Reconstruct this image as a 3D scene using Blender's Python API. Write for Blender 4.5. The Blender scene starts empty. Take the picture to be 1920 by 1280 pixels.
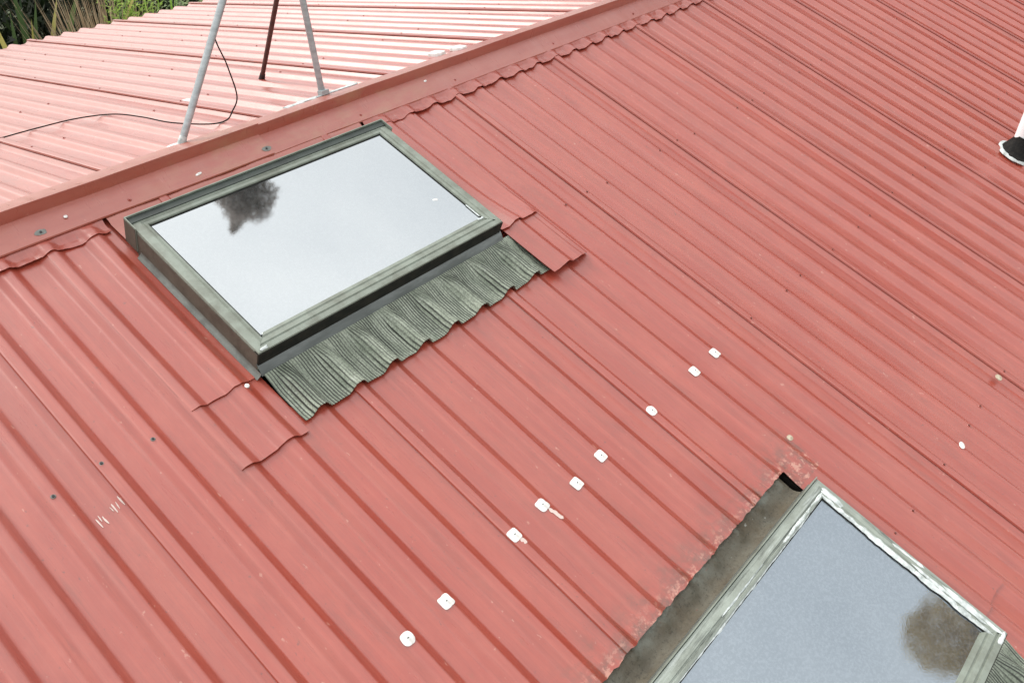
import bpy, bmesh, math, random
from math import sin, cos, radians, pi, floor
from mathutils import Matrix, Vector, noise

# ------------------------------------------------------------------ scene, camera, sky, sun, exposure
scene = bpy.context.scene
COL = scene.collection
random.seed(7)
PITCH = radians(17.0)
Z0 = 4.3
NEAR = Matrix.Translation((0, 0, Z0)) @ Matrix.Rotation(PITCH, 4, 'X')            # near slope: x along ridge, y up slope, z off the roof
FAR = NEAR @ Matrix.Translation((0, .302, -.102)) @ Matrix.Rotation(-.481, 4, 'X')  # far slope: y runs down to the far eave

cam = bpy.data.cameras.new('camera')
cam.sensor_width = 36
cam.lens = 30.135
cam.clip_start = .05
cam.clip_end = 2000
cam_o = bpy.data.objects.new('camera', cam)
COL.objects.link(cam_o)
R3 = Matrix(((0.6539, 0.4443, -0.6123), (-0.7172, 0.6219, -0.3146), (0.241, 0.6449, 0.7253))).to_4x4()
cam_o.matrix_world = NEAR @ Matrix.Translation((-2.8439, -2.2599, 2.2746)) @ R3
scene.camera = cam_o

SUN_AZ, SUN_EL = radians(-8), radians(40)     # azimuth from +Y towards +X
world = bpy.data.worlds.new('World')
scene.world = world
world.use_nodes = True
wn = world.node_tree
wn.nodes.clear()
sky = wn.nodes.new('ShaderNodeTexSky')
sky.sky_type = 'NISHITA'
sky.sun_disc = False
sky.sun_elevation = SUN_EL
sky.sun_rotation = SUN_AZ
sky.dust_density = 4.0
sky.air_density = 1.0
tc = wn.nodes.new('ShaderNodeTexCoord')
mp = wn.nodes.new('ShaderNodeMapping')
mp.inputs['Scale'].default_value = (1.0, 1.0, 2.2)
nz = wn.nodes.new('ShaderNodeTexNoise')
nz.inputs['Scale'].default_value = 2.3
nz.inputs['Detail'].default_value = 5
cr = wn.nodes.new('ShaderNodeValToRGB')
cr.color_ramp.elements[0].position = .36
cr.color_ramp.elements[0].color = (8.0, 8.05, 8.1, 1)
cr.color_ramp.elements[1].position = .66
cr.color_ramp.elements[1].color = (10.3, 10.15, 9.9, 1)
mixc = wn.nodes.new('ShaderNodeMixRGB')
mixc.inputs[0].default_value = .78
bg = wn.nodes.new('ShaderNodeBackground')
bg.inputs['Strength'].default_value = .1
wo = wn.nodes.new('ShaderNodeOutputWorld')
wl = wn.links.new
wl(tc.outputs['Generated'], mp.inputs['Vector'])
wl(mp.outputs['Vector'], nz.inputs['Vector'])
wl(nz.outputs['Fac'], cr.inputs['Fac'])
wl(sky.outputs['Color'], mixc.inputs[1])
# overcast layer: three times brighter overhead than at the horizon (CIE overcast sky)
sx = wn.nodes.new('ShaderNodeSeparateXYZ')
wl(tc.outputs['Generated'], sx.inputs[0])
ov = wn.nodes.new('ShaderNodeMapRange')
ov.inputs['To Min'].default_value = .92
ov.inputs['To Max'].default_value = 1.62
wl(sx.outputs['Z'], ov.inputs['Value'])
ovm = wn.nodes.new('ShaderNodeMixRGB')
ovm.blend_type = 'MULTIPLY'
ovm.inputs[0].default_value = 1
wl(cr.outputs['Color'], ovm.inputs[1])
wl(ov.outputs['Result'], ovm.inputs[2])
wl(ovm.outputs['Color'], mixc.inputs[2])
wl(mixc.outputs['Color'], bg.inputs['Color'])
wl(bg.outputs['Background'], wo.inputs['Surface'])

sun = bpy.data.lights.new('sun', 'SUN')
sun.energy = 1.4
sun.angle = radians(22)
sun.color = (1, .96, .9)
sun_o = bpy.data.objects.new('sun', sun)
COL.objects.link(sun_o)
sd = Vector((sin(SUN_AZ) * cos(SUN_EL), cos(SUN_AZ) * cos(SUN_EL), sin(SUN_EL)))
sun_o.rotation_euler = sd.to_track_quat('Z', 'Y').to_euler()
sun_o.location = sd * 40

scene.render.engine = 'CYCLES'
scene.view_settings.view_transform = 'Standard'
scene.view_settings.look = 'None'
scene.view_settings.gamma = 1
scene.view_settings.use_curve_mapping = False
scene.view_settings.exposure = 0.76


# ------------------------------------------------------------------ materials
class NT:
    def __init__(self, name):
        self.m = bpy.data.materials.new(name)
        self.m.use_nodes = True
        self.t = self.m.node_tree
        self.b = self.t.nodes['Principled BSDF']
        self.tc = self.t.nodes.new('ShaderNodeTexCoord')

    def new(self, kind, **kw):
        n = self.t.nodes.new(kind)
        for k, v in kw.items():
            setattr(n, k, v)
        return n

    def link(self, a, b):
        self.t.links.new(a, b)

    def put(self, sock, v):
        if isinstance(v, bpy.types.NodeSocket):
            self.link(v, sock)
        elif isinstance(v, tuple) and len(v) == 3 and sock.type == 'RGBA':
            sock.default_value = v + (1,)
        else:
            sock.default_value = v

    def noise(self, scale=5, detail=4, rough=.55, stretch=(1, 1, 1), lo=.35, hi=.65, distort=0):
        m = self.new('ShaderNodeMapping')
        m.inputs['Scale'].default_value = stretch
        self.link(self.tc.outputs['Object'], m.inputs['Vector'])
        n = self.new('ShaderNodeTexNoise')
        n.inputs['Scale'].default_value = scale
        n.inputs['Detail'].default_value = detail
        n.inputs['Roughness'].default_value = rough
        n.inputs['Distortion'].default_value = distort
        self.link(m.outputs['Vector'], n.inputs['Vector'])
        r = self.new('ShaderNodeMapRange')
        r.inputs['From Min'].default_value = lo
        r.inputs['From Max'].default_value = hi
        self.link(n.outputs['Fac'], r.inputs['Value'])
        return r.outputs['Result']

    def mix(self, f, a, b, mode='MIX'):
        n = self.new('ShaderNodeMixRGB', blend_type=mode)
        self.put(n.inputs[0], f)
        self.put(n.inputs[1], a)
        self.put(n.inputs[2], b)
        return n.outputs['Color']

    def math(self, op, a, b=0.0, c=None):
        n = self.new('ShaderNodeMath', operation=op)
        self.put(n.inputs[0], a)
        self.put(n.inputs[1], b)
        if c is not None:
            self.put(n.inputs[2], c)
        return n.outputs[0]

    def rng(self, v, a, b, c=0.0, d=1.0):
        r = self.new('ShaderNodeMapRange')
        self.put(r.inputs['Value'], v)
        for k, x in (('From Min', a), ('From Max', b), ('To Min', c), ('To Max', d)):
            r.inputs[k].default_value = x
        return r.outputs['Result']

    def xyz(self):
        s = self.new('ShaderNodeSeparateXYZ')
        self.link(self.tc.outputs['Object'], s.inputs[0])
        return s.outputs

    def bump(self, h, strength=.2, dist=.002, prev=None):
        n = self.new('ShaderNodeBump')
        n.inputs['Strength'].default_value = strength
        n.inputs['Distance'].default_value = dist
        self.put(n.inputs['Height'], h)
        if prev is not None:
            self.link(prev, n.inputs['Normal'])
        return n.outputs['Normal']

    def done(self, col, rough=.5, normal=None, metallic=0.0, spec=.5, coat=0.0, coatr=.2):
        self.put(self.b.inputs['Base Color'], col)
        self.put(self.b.inputs['Roughness'], rough)
        self.put(self.b.inputs['Metallic'], metallic)
        self.put(self.b.inputs['Specular IOR Level'], spec)
        self.put(self.b.inputs['Coat Weight'], coat)
        self.put(self.b.inputs['Coat Roughness'], coatr)
        if normal is not None:
            self.link(normal, self.b.inputs['Normal'])
        return self.m


def red_paint(name, stain=False):
    k = NT(name)
    big = k.noise(.9, 5, .65, lo=.3, hi=.7)
    col = k.mix(big, (.268, .030, .014), (.290, .041, .021))
    oi = k.new('ShaderNodeObjectInfo')
    col = k.mix(k.math('MULTIPLY', oi.outputs['Random'], .35), col, (.225, .036, .022))
    wash = k.noise(2.2, 6, .72, (1.2, 4, 4) if stain else (9, .22, 4), .42, .70)
    col = k.mix(k.math('MULTIPLY', wash, .40), col, (.185, .036, .022))
    chalk = k.noise(5.5, 6, .7, (1.2, .6, 1), .45, .72)
    col = k.mix(k.math('MULTIPLY', chalk, .42), col, (.35, .076, .044))
    streak = k.noise(3.0, 6, .7, (.8, 5, 5) if stain else (22, .55, 8), .46, .72)
    col = k.mix(k.math('MULTIPLY', streak, .38), col, (.36, .080, .048))
    fine = k.noise(4.0, 5, .7, (1.2, 9, 9) if stain else (60, 1.6, 12), .5, .7)
    col = k.mix(k.math('MULTIPLY', fine, .40), col, (.165, .026, .015))
    grime = k.noise(4.5, 7, .75, (3.5, .7, 2), .55, .78)
    col = k.mix(k.math('MULTIPLY', grime, .60), col, (.145, .032, .018))
    rust = k.noise(16, 6, .75, (1.6, .5, 1), .63, .74)
    col = k.mix(k.math('MULTIPLY', rust, .45), col, (.17, .055, .022))
    speck = k.noise(85, 3, .6, (1, .6, 1), .67, .74)
    col = k.mix(k.math('MULTIPLY', speck, .65), col, (.10, .030, .020))
    pale = k.noise(48, 3, .6, (1, .5, 1), .69, .74)
    col = k.mix(k.math('MULTIPLY', pale, .6), col, (.42, .20, .15))
    x = k.xyz()
    # lichen and silt gathered on the sheet ends above the lower skylight
    e = k.rng(x[1], -2.13, -2.28)
    e2 = k.math('GREATER_THAN', x[1], -2.36)
    e3 = k.math('LESS_THAN', x[0], -.38)
    patch = k.noise(22, 5, .7, (1, 1, 1), .42, .66)
    e = k.math('MULTIPLY', k.math('MULTIPLY', e, e2), k.math('MULTIPLY', e3, patch))
    col = k.mix(k.math('MULTIPLY', e, .8), col, (.075, .038, .022))
    chip = k.math('MULTIPLY', k.math('MULTIPLY', k.rng(x[1], -2.22, -2.285), e2), k.math('MULTIPLY', e3, k.noise(45, 5, .7, lo=.52, hi=.6)))
    col = k.mix(k.math('MULTIPLY', chip, .75), col, (.46, .22, .16))
    if stain:
        col = k.mix(k.noise(4, 6, .7, (.6, 4, 4), .25, .7), col, (.305, .075, .046))
        st = k.noise(6, 5, .65, (1, 2, 1), .48, .68)
        near = k.math('MULTIPLY', k.rng(x[0], -1.8, -1.2), k.rng(x[0], .2, -.4))
        col = k.mix(k.math('MULTIPLY', k.math('MULTIPLY', st, near), .55), col, (.30, .14, .07))
    r = k.rng(k.noise(6, 6, .7, (2.5, .5, 1), .3, .7), 0, 1, .31, .50)
    n1 = k.bump(k.noise(3.2, 4, .55, (1.8, .7, 1), 0, 1), .45, .014)
    n2 = k.bump(k.noise(160, 2, .5, lo=0, hi=1), .12, .001, n1)
    return k.done(col, r, n2, spec=.68, coat=.82, coatr=k.rng(k.noise(9, 6, .7, (3, .5, 1), .35, .65), 0, 1, .26, .40))


def simple(name, col, rough=.5, var=None, vs=20, metallic=0.0, bump=.15, spec=.5, stretch=(1, 1, 1), lo=.4, hi=.65):
    k = NT(name)
    c = col
    if var:
        c = k.mix(k.noise(vs, 5, .65, stretch, lo, hi), col, var)
    n = k.bump(k.noise(vs * 4, 4, .6, lo=0, hi=1), bump, .002) if bump else None
    return k.done(c, rough, n, metallic, spec)


M = {}
M['red'] = red_paint('red_roof_paint')
M['red_stain'] = red_paint('red_ridge_paint', True)
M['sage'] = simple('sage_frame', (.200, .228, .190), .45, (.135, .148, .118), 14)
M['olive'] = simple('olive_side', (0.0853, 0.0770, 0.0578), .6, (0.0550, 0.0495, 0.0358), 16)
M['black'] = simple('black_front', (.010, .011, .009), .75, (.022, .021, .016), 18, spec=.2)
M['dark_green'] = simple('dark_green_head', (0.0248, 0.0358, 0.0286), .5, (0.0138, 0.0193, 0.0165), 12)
M['grey_flash'] = simple('grey_flashing', (0.1485, 0.1595, 0.1430), .45, (0.0935, 0.0990, 0.0880), 18, metallic=.2)
M['sill'] = simple('dark_sill', (.085, .095, .09), .45, (.15, .165, .16), 12, metallic=.2, stretch=(.5, 2, 2))
M['sealant'] = simple('white_sealant', (.57, .61, .60), .55, (.25, .285, .27), 30, bump=.6, lo=.42, hi=.68)
M['white'] = simple('white_patch', (.74, .74, .72), .6, (.52, .50, .46), 45, bump=.2)
M['cream'] = simple('cream_patch', (0.4070, 0.3630, 0.2750), .6, (0.3025, 0.2310, 0.1540), 60, bump=.3)
M['screw'] = simple('painted_screw', (.13, .030, .020), .5, (.05, .022, .018), 200, bump=0)
M['galv'] = simple('galvanised_pole', (.36, .395, .40), .42, (.25, .28, .285), 12, metallic=.25, stretch=(1, 1, 4))
M['rusty'] = simple('rusty_pole', (0.0935, 0.0468, 0.0385), .7, (0.0550, 0.0275, 0.0248), 18, stretch=(1, 1, 3))
M['washer'] = simple('grey_washer', (0.1650, 0.1760, 0.1595), .6, (0.1100, 0.1100, 0.0990), 80, bump=0)
M['dark'] = simple('dark_metal', (.02, .02, .02), .6, bump=0)
M['rubber'] = simple('black_rubber', (.006, .006, .006), .7, (.016, .015, .013), 40, spec=.15)
M['pvc'] = simple('white_pvc', (.82, .83, .84), .35, bump=0)
M['deck'] = simple('roof_deck', (.02, .015, .012), .9, bump=0)
M['wall'] = simple('cream_wall', (.62, .57, .47), .8, (.55, .5, .41), 3)
M['scuff'] = simple('pale_scuff', (.50, .40, .36), .6, bump=0)


def weathered_frame(name, st):
    k = NT(name)
    col = k.mix(k.noise(9, 6, .7, lo=.35, hi=.65), (.27, .305, .265), (.18, .20, .17))
    g = k.noise(16, 6, .72, st, .52, .66)
    col = k.mix(k.math('MULTIPLY', g, .85), col, (.035, .042, .036))
    w = k.noise(12, 6, .7, st, .55, .72)
    col = k.mix(k.math('MULTIPLY', w, .6), col, (.50, .55, .53))
    return k.done(col, .55, k.bump(k.noise(60, 5, .7, st, lo=0, hi=1), .5, .003))


def gutter_metal():
    k = NT('weathered_gutter_metal')
    col = k.mix(k.noise(7, 6, .72, lo=.38, hi=.62), (.085, .068, .042), (.112, .104, .078))
    g = k.noise(5, 6, .7, (1, 3, 1), .5, .7)
    col = k.mix(k.math('MULTIPLY', g, .6), col, (.06, .048, .032))
    grit = k.noise(120, 4, .7, lo=.56, hi=.64)
    col = k.mix(k.math('MULTIPLY', grit, .7), col, (.03, .026, .018))
    x = k.xyz()
    ox = k.math('MULTIPLY', k.noise(9, 5, .65, lo=.46, hi=.62), k.rng(x[1], .775, .835))
    col = k.mix(k.math('MULTIPLY', ox, .9), col, (.23, .25, .215))
    r = k.noise(30, 4, .6, lo=.68, hi=.74)
    col = k.mix(k.math('MULTIPLY', r, .6), col, (.22, .07, .045))
    w = k.noise(38, 4, .6, lo=.70, hi=.73)
    col = k.mix(k.math('MULTIPLY', w, .6), col, (.40, .41, .37))
    return k.done(col, .55, k.bump(k.noise(22, 6, .7, lo=0, hi=1), .9, .006), .2)


def lead_mat():
    k = NT('pleated_lead')
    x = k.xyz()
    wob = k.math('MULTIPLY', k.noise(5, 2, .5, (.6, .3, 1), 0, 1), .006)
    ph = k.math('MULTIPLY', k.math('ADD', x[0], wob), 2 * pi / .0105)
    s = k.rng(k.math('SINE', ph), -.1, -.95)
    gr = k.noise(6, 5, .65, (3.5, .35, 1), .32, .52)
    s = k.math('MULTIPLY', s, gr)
    col = k.mix(k.noise(8, 6, .7, (2.5, 1, 1), .35, .65), (.33, .365, .29), (.17, .20, .15))
    dots = k.noise(150, 2, .5, (1, 1.3, 1), .46, .60)
    col = k.mix(k.math('MULTIPLY', dots, .42), col, (.04, .046, .035))
    ox = k.noise(20, 6, .7, (1, 1, 1), .60, .72)
    col = k.mix(k.math('MULTIPLY', ox, .6), col, (.40, .43, .38))
    rd = k.noise(40, 4, .6, (1, .4, 1), .72, .78)
    col = k.mix(k.math('MULTIPLY', rd, .5), col, (.22, .07, .05))
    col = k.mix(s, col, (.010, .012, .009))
    return k.done(col, .6, k.bump(k.noise(190, 3, .6, lo=0, hi=1), .5, .0015), .1)


def glass_mat(name, tint, diff, refl, rough, speck):
    k = NT(name)
    t = k.t
    out = t.nodes['Material Output']
    gl = k.new('ShaderNodeBsdfGlossy')
    gl.inputs['Color'].default_value = tint + (1,)
    rgh = k.rng(k.noise(3, 3, .5), 0, 1, rough, rough * 1.8)
    k.put(gl.inputs['Roughness'], rgh)
    n = k.bump(k.noise(170, 3, .6, lo=0, hi=1), speck, .001)
    n = k.bump(k.noise(4, 2, .5, lo=0, hi=1), .006, .01, n)
    k.link(n, gl.inputs['Normal'])
    df = k.new('ShaderNodeBsdfDiffuse')
    c = k.mix(k.noise(5, 5, .6, lo=.35, hi=.7), diff, tuple(v * .8 for v in diff))
    dust = k.noise(120, 4, .7, lo=.46, hi=.60)
    c = k.mix(k.math('MULTIPLY', dust, .55), c, tuple(v * 2.3 for v in diff))
    k.put(df.inputs['Color'], c)
    mx = k.new('ShaderNodeMixShader')
    mx.inputs[0].default_value = refl
    k.link(df.outputs[0], mx.inputs[1])
    k.link(gl.outputs[0], mx.inputs[2])
    k.link(mx.outputs[0], out.inputs['Surface'])
    return k.m


M['frame2'] = weathered_frame('weathered_frame_across', (.25, 3, 3))
M['frame2v'] = weathered_frame('weathered_frame_down', (3, .25, 3))
M['gutter'] = gutter_metal()
M['lead'] = lead_mat()
M['glass'] = glass_mat('mirror_skylight_glass', (.475, .505, .515), (.13, .135, .135), .82, .005, .012)
M['glass2'] = glass_mat('dusty_skylight_glass', (.32, .365, .40), (.11, .123, .137), .68, .004, .03)


def leaf_mat(name, a, b, rough=.55):
    k = NT(name)
    g = k.new('ShaderNodeNewGeometry')
    c = k.mix(g.outputs['Random Per Island'], a, b)
    k.done(c, rough, spec=.18)
    tr = k.new('ShaderNodeBsdfTranslucent')
    k.put(tr.inputs['Color'], c)
    mx = k.new('ShaderNodeMixShader')
    mx.inputs[0].default_value = .4
    k.link(k.b.outputs[0], mx.inputs[1])
    k.link(tr.outputs[0], mx.inputs[2])
    k.link(mx.outputs[0], k.t.nodes['Material Output'].inputs['Surface'])
    return k.m


M['leaf_dark'] = leaf_mat('dark_strap_leaf', (.016, .036, .011), (.10, .16, .045), .5)
M['leaf_olive'] = leaf_mat('olive_strap_leaf', (.26, .25, .06), (.56, .48, .16), .5)
M['leaf_brown'] = leaf_mat('dry_reed', (.20, .14, .085), (.42, .33, .22), .5)
M['leaf_bright'] = leaf_mat('bright_leaf', (.20, .36, .05), (.44, .58, .15), .5)
M['leaf_grey'] = leaf_mat('grey_green_leaf', (.22, .33, .14), (.42, .50, .28), .5)
M['leaf_hedge'] = leaf_mat('hedge_leaf', (.004, .008, .003), (.018, .030, .010), .5)
M['leaf_greytree'] = leaf_mat('grey_tree_leaf', (.42, .37, .34), (.62, .54, .50), .5)
M['leaf_olivetree'] = leaf_mat('olive_tree_leaf', (.42, .27, .05), (.78, .56, .16), .5)
M['leaf_wood'] = leaf_mat('wood_leaf', (.015, .028, .010), (.05, .07, .025), .5)
M['bark'] = simple('bark', (.09, .065, .045), .9, (.05, .035, .025), 8)
M['grass'] = simple('grass_ground', (0.0330, 0.0510, 0.0180), .9, (0.0540, 0.0600, 0.0270), .6)


# ------------------------------------------------------------------ helpers
def tag(o, label=None, cat=None, group=None, kind=None):
    if label: o['label'] = label
    if cat: o['category'] = cat
    if group: o['group'] = group
    if kind: o['kind'] = kind
    return o


def empty(name, mat):
    o = bpy.data.objects.new(name, None)
    o.empty_display_size = .2
    COL.objects.link(o)
    o.matrix_world = mat
    return o


class MB:
    def __init__(self):
        self.v, self.f, self.mi = [], [], []

    def add(self, vs, fs, mi=0):
        b = len(self.v)
        self.v += [tuple(x) for x in vs]
        self.f += [tuple(i + b for i in f) for f in fs]
        self.mi += [mi] * len(fs)

    def box(self, a, b, mi=0):
        (x0, y0, z0), (x1, y1, z1) = a, b
        vs = [(x0, y0, z0), (x1, y0, z0), (x1, y1, z0), (x0, y1, z0), (x0, y0, z1), (x1, y0, z1), (x1, y1, z1), (x0, y1, z1)]
        self.add(vs, [(0, 3, 2, 1), (4, 5, 6, 7), (0, 1, 5, 4), (1, 2, 6, 5), (2, 3, 7, 6), (3, 0, 4, 7)], mi)

    def grid(self, rows, mi=0, skip=None):
        nr, nc = len(rows), len(rows[0])
        vs = [p for r in rows for p in r]
        fs = []
        for i in range(nr - 1):
            for j in range(nc - 1):
                if skip and skip(i, j):
                    continue
                fs.append((i * nc + j, i * nc + j + 1, (i + 1) * nc + j + 1, (i + 1) * nc + j))
        self.add(vs, fs, mi)

    def tube(self, pts, r, seg=10, mi=0, cap=True):
        pts = [Vector(p) for p in pts]
        rs = r if isinstance(r, (list, tuple)) else [r] * len(pts)
        t0 = (pts[1] - pts[0]).normalized()
        n = t0.orthogonal().normalized()
        vs, fs = [], []
        for i, p in enumerate(pts):
            t = (pts[min(i + 1, len(pts) - 1)] - pts[max(i - 1, 0)]).normalized()
            n = (n - t * n.dot(t)).normalized()
            b = t.cross(n)
            for k in range(seg):
                a = 2 * pi * k / seg
                vs.append(p + (n * cos(a) + b * sin(a)) * rs[i])
        for i in range(len(pts) - 1):
            for k in range(seg):
                k2 = (k + 1) % seg
                fs.append((i * seg + k, i * seg + k2, (i + 1) * seg + k2, (i + 1) * seg + k))
        if cap:
            fs.append(tuple(range(seg - 1, -1, -1)))
            fs.append(tuple((len(pts) - 1) * seg + k for k in range(seg)))
        self.add(vs, fs, mi)

    def mesh(self, name, mats, xf=None, smooth=False, auto=None):
        me = bpy.data.meshes.new(name)
        vs = self.v if xf is None else [tuple(xf @ Vector(v)) for v in self.v]
        me.from_pydata(vs, [], self.f)
        for m in (mats if isinstance(mats, (list, tuple)) else [mats]):
            me.materials.append(M[m])
        me.polygons.foreach_set('material_index', self.mi)
        if smooth:
            me.polygons.foreach_set('use_smooth', [True] * len(me.polygons))
            if auto:
                me.set_sharp_from_angle(angle=radians(auto))
        me.update()
        return me

    def part(self, name, mats, parent, frame=None, smooth=False, auto=None):
        """mesh whose vertices are given in `frame` (default: the parent's own frame)"""
        xf = None
        if frame is not None:
            xf = world_of(parent).inverted() @ frame
        o = bpy.data.objects.new(name, self.mesh(name, mats, xf, smooth, auto))
        COL.objects.link(o)
        o.parent = parent
        return o

    def top(self, name, mats, mat=Matrix.Identity(4), smooth=False, auto=None):
        o = bpy.data.objects.new(name, self.mesh(name, mats, None, smooth, auto))
        COL.objects.link(o)
        o.matrix_world = mat
        return o


def world_of(o):
    m = o.matrix_basis.copy()
    p = o.parent
    while p:
        m = p.matrix_basis @ m
        p = p.parent
    return m


def inst(name, mesh, parent, loc_mat):
    o = bpy.data.objects.new(name, mesh)
    COL.objects.link(o)
    if parent:
        o.parent = parent
    o.matrix_basis = loc_mat
    return o


P = .152          # rib pitch
H = .0205          # rib height
TOPW, RUN = .028, .028


def zraw(u):
    r = u - floor(u / P) * P
    if r < TOPW: return 0.0
    if r < TOPW + RUN: return -H * (r - TOPW) / RUN
    if r < P - RUN: return -H
    return -H * (P - r) / RUN


def zp(u):
    return (zraw(u - .006) + zraw(u - .003) * 2 + zraw(u) * 2 + zraw(u + .003) * 2 + zraw(u + .006)) / 8


OFFS = [0, .003, .006, .014, TOPW - .006, TOPW - .003, TOPW, TOPW + .003, TOPW + .006, TOPW + .014, TOPW + RUN - .006, TOPW + RUN - .003, TOPW + RUN, TOPW + RUN + .003, TOPW + RUN + .006, .075, .091, .107,
        P - RUN - .006, P - RUN - .003, P - RUN, P - RUN + .003, P - RUN + .006, P - .014, P - .006, P - .003]


def usamples(u0, u1):
    k = floor(u0 / P) - 1
    out = [u0, u1]
    while k * P < u1:
        for d in OFFS:
            u = k * P + d
            if u0 + .0008 < u < u1 - .0008:
                out.append(u)
        k += 1
    return sorted(out)


def nz3(x, y, z=0.0):
    return noise.noise(Vector((x, y, z)))


# ------------------------------------------------------------------ ground
g = MB()
g.grid([[(-400 + 40 * i, -400 + 40 * j, 0) for i in range(21)] for j in range(21)])
tag(g.top('ground', 'grass'), kind='structure')

# ------------------------------------------------------------------ house
house = empty('house', NEAR)
tag(house, 'house with a faded red ribbed metal roof and a capped ridge', 'house')
SH = 5 * P
S1 = (-1.722, -.548, -1.02, -.06)      # roof openings: u0, u1, y0, y1
S2 = (-1.74, -.540, -3.22, -2.28)


def make_sheet(k, frame, ya, yb, holes=(), seed=0, sgn=1):
    u0 = k * SH
    us = usamples(u0 + .001, u0 + SH + .02)
    lip = [u0 - .0075, u0 - .005, u0]
    us = lip + us
    ys = [ya + (yb - ya) * i / 44 for i in range(45)]
    for (a, b, c, d) in holes:
        if b > u0 and a < u0 + SH:
            us += [x for x in (a, b) if u0 < x < u0 + SH]
            ys += [c, d]
    us = sorted(us)
    ys = sorted(ys, reverse=(yb < ya))
    rows = []
    for y in ys:
        r = []
        for u in us:
            d = u - u0
            if d < -.006: z = -.0008
            elif d < -.001: z = .0062
            else:
                z = zp(u) if d > .004 else 0.0
                over = .0078 if d < TOPW + .003 else (.0078 * max(0, 1 - (d - TOPW) / RUN) if d < TOPW + RUN else 0)
                z += over
            if d > SH - .02: z -= .0008
            z += .0009 * nz3(u * 6 + seed, y * 1.1, k * 3.1) + .0006 * nz3(u * 2.1, y * 3.0, k + 9)
            yy = y
            for (a, b, c, e) in holes:
                if abs(y - e) < 1e-6 and a - .01 < u < b + .01 and e < -1:
                    yy = y + .006 * nz3(u * 26, 4.2) + .004 * nz3(u * 70, 1.2)
                    z += .003 * nz3(u * 33, 8.8) + (.008 if zraw(u) < -.013 else -.001)
            r.append((u, yy, z))
        rows.append(r)

    def skip(i, j):
        um, ym = (us[j] + us[j + 1]) / 2, (ys[i] + ys[i + 1]) / 2
        return any(a < um < b and c < ym < d for (a, b, c, d) in holes)
    m = MB()
    m.grid(rows, skip=skip)
    return m.part('roof_sheet', 'red', house, frame, True, 38)


near_sheets, far_sheets = {}, {}
for k in range(-6, 11):
    near_sheets[k] = make_sheet(k, NEAR, .085, -6.2, (S1, S2), k * 1.7)
for k in range(-6, 9):
    far_sheets[k] = make_sheet(k, FAR, -.20, 4.66, (), 50 + k * 2.3)


# trimmed strips lapped over the sheets beside the skylights
def strip(u0, u1, y0, y1, off0, off1, outer=0, seed=0, power=2, name='roof_strip', wav=.006):
    us = usamples(u0, u1)
    rows = []
    n = max(6, int(abs(y1 - y0) / .03))
    for i in range(n + 1):
        t = i / n
        y = y0 + (y1 - y0) * t
        r = []
        for u in us:
            off = off0 + (off1 - off0) * (max(0, (t - .6) / .4) ** 2 if power == 2 else t)
            de = (u - u0) if outer < 0 else (u1 - u)
            if outer and de < .034: off = .0012 + (off - .0012) * (.25 + .75 * de / .034)
            ye = y + (wav * nz3(u * 11 + seed, 2.5) + wav * .4 * nz3(u * 45 + seed, .5)) * (t > .98)
            r.append((u, ye, zp(u) + off + .0008 * nz3(u * 9 + seed, y * 3)))
        rows.append(r)
    m = MB()
    m.grid(rows)
    o = m.part(name, 'red', house, NEAR, True, 38)
    s = o.modifiers.new('thickness', 'SOLIDIFY')
    s.thickness = .0018
    o.modifiers.new('crisp', 'EDGE_SPLIT').split_angle = radians(45)
    return o


strip(-1.976, -1.738, -.030, -.868, .0040, .0085, -1, 1)
strip(-1.984, -1.736, -.80, -1.130, .0022, .0090, -1, 2)
strip(-.530, -.296, -.030, -.850, .0070, .0440, 1, 3)
strip(-.518, -.300, -.80, -1.136, .0330, .0360, 1, 4)
strip(-.532, -.30, -2.30, -3.06, -.0065, .0085, 0, 5, 1)
strip(-.545, -.30, -3.02, -3.55, .0025, .0065, 0, 6)

# ridge capping: two lengths, the left one lapped over the right one
def ridge(u0, u1, dz, name='ridge_cap'):
    n = int((u1 - u0) / .06)
    # (y, z) in the near frame, over the crest and down the far side
    pr = [(0.000, .002), (.002, .0065), (.052, .0165), (.101, .0270), (.1055, .0285), (.1075, .033), (.110, .0765), (.1112, .079)]
    fy = [(-.17, .034), (.0, .012), (.082, .0065), (.086, .001)]
    inv = NEAR.inverted() @ FAR
    rows = []
    for i in range(n + 1):
        u = u0 + (u1 - u0) * i / n
        w = .005 * nz3(u * 1.3, 7.7) + .0022 * nz3(u * 6, 1.1)
        r = [(u, y + .0035 * nz3(u * 1.9, 3.3) * (y < .01), z + dz + w * min(1, y * 10 + .1)) for (y, z) in pr]
        for (s, z) in fy:
            q = inv @ Vector((u, s, z + dz))
            r.append((u, q.y, q.z))
        rows.append(r)
    m = MB()
    m.grid(rows)
    o = m.part(name, 'red_stain', house, NEAR, True, 30)
    s = o.modifiers.new('thickness', 'SOLIDIFY')
    s.thickness = .0014
    s.offset = -1
    o.modifiers.new('crisp', 'EDGE_SPLIT').split_angle = radians(35)
    return o


cap_a = ridge(-4.7, -1.005, .006)
cap_b = ridge(-1.12, 7.6, 0)

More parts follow.
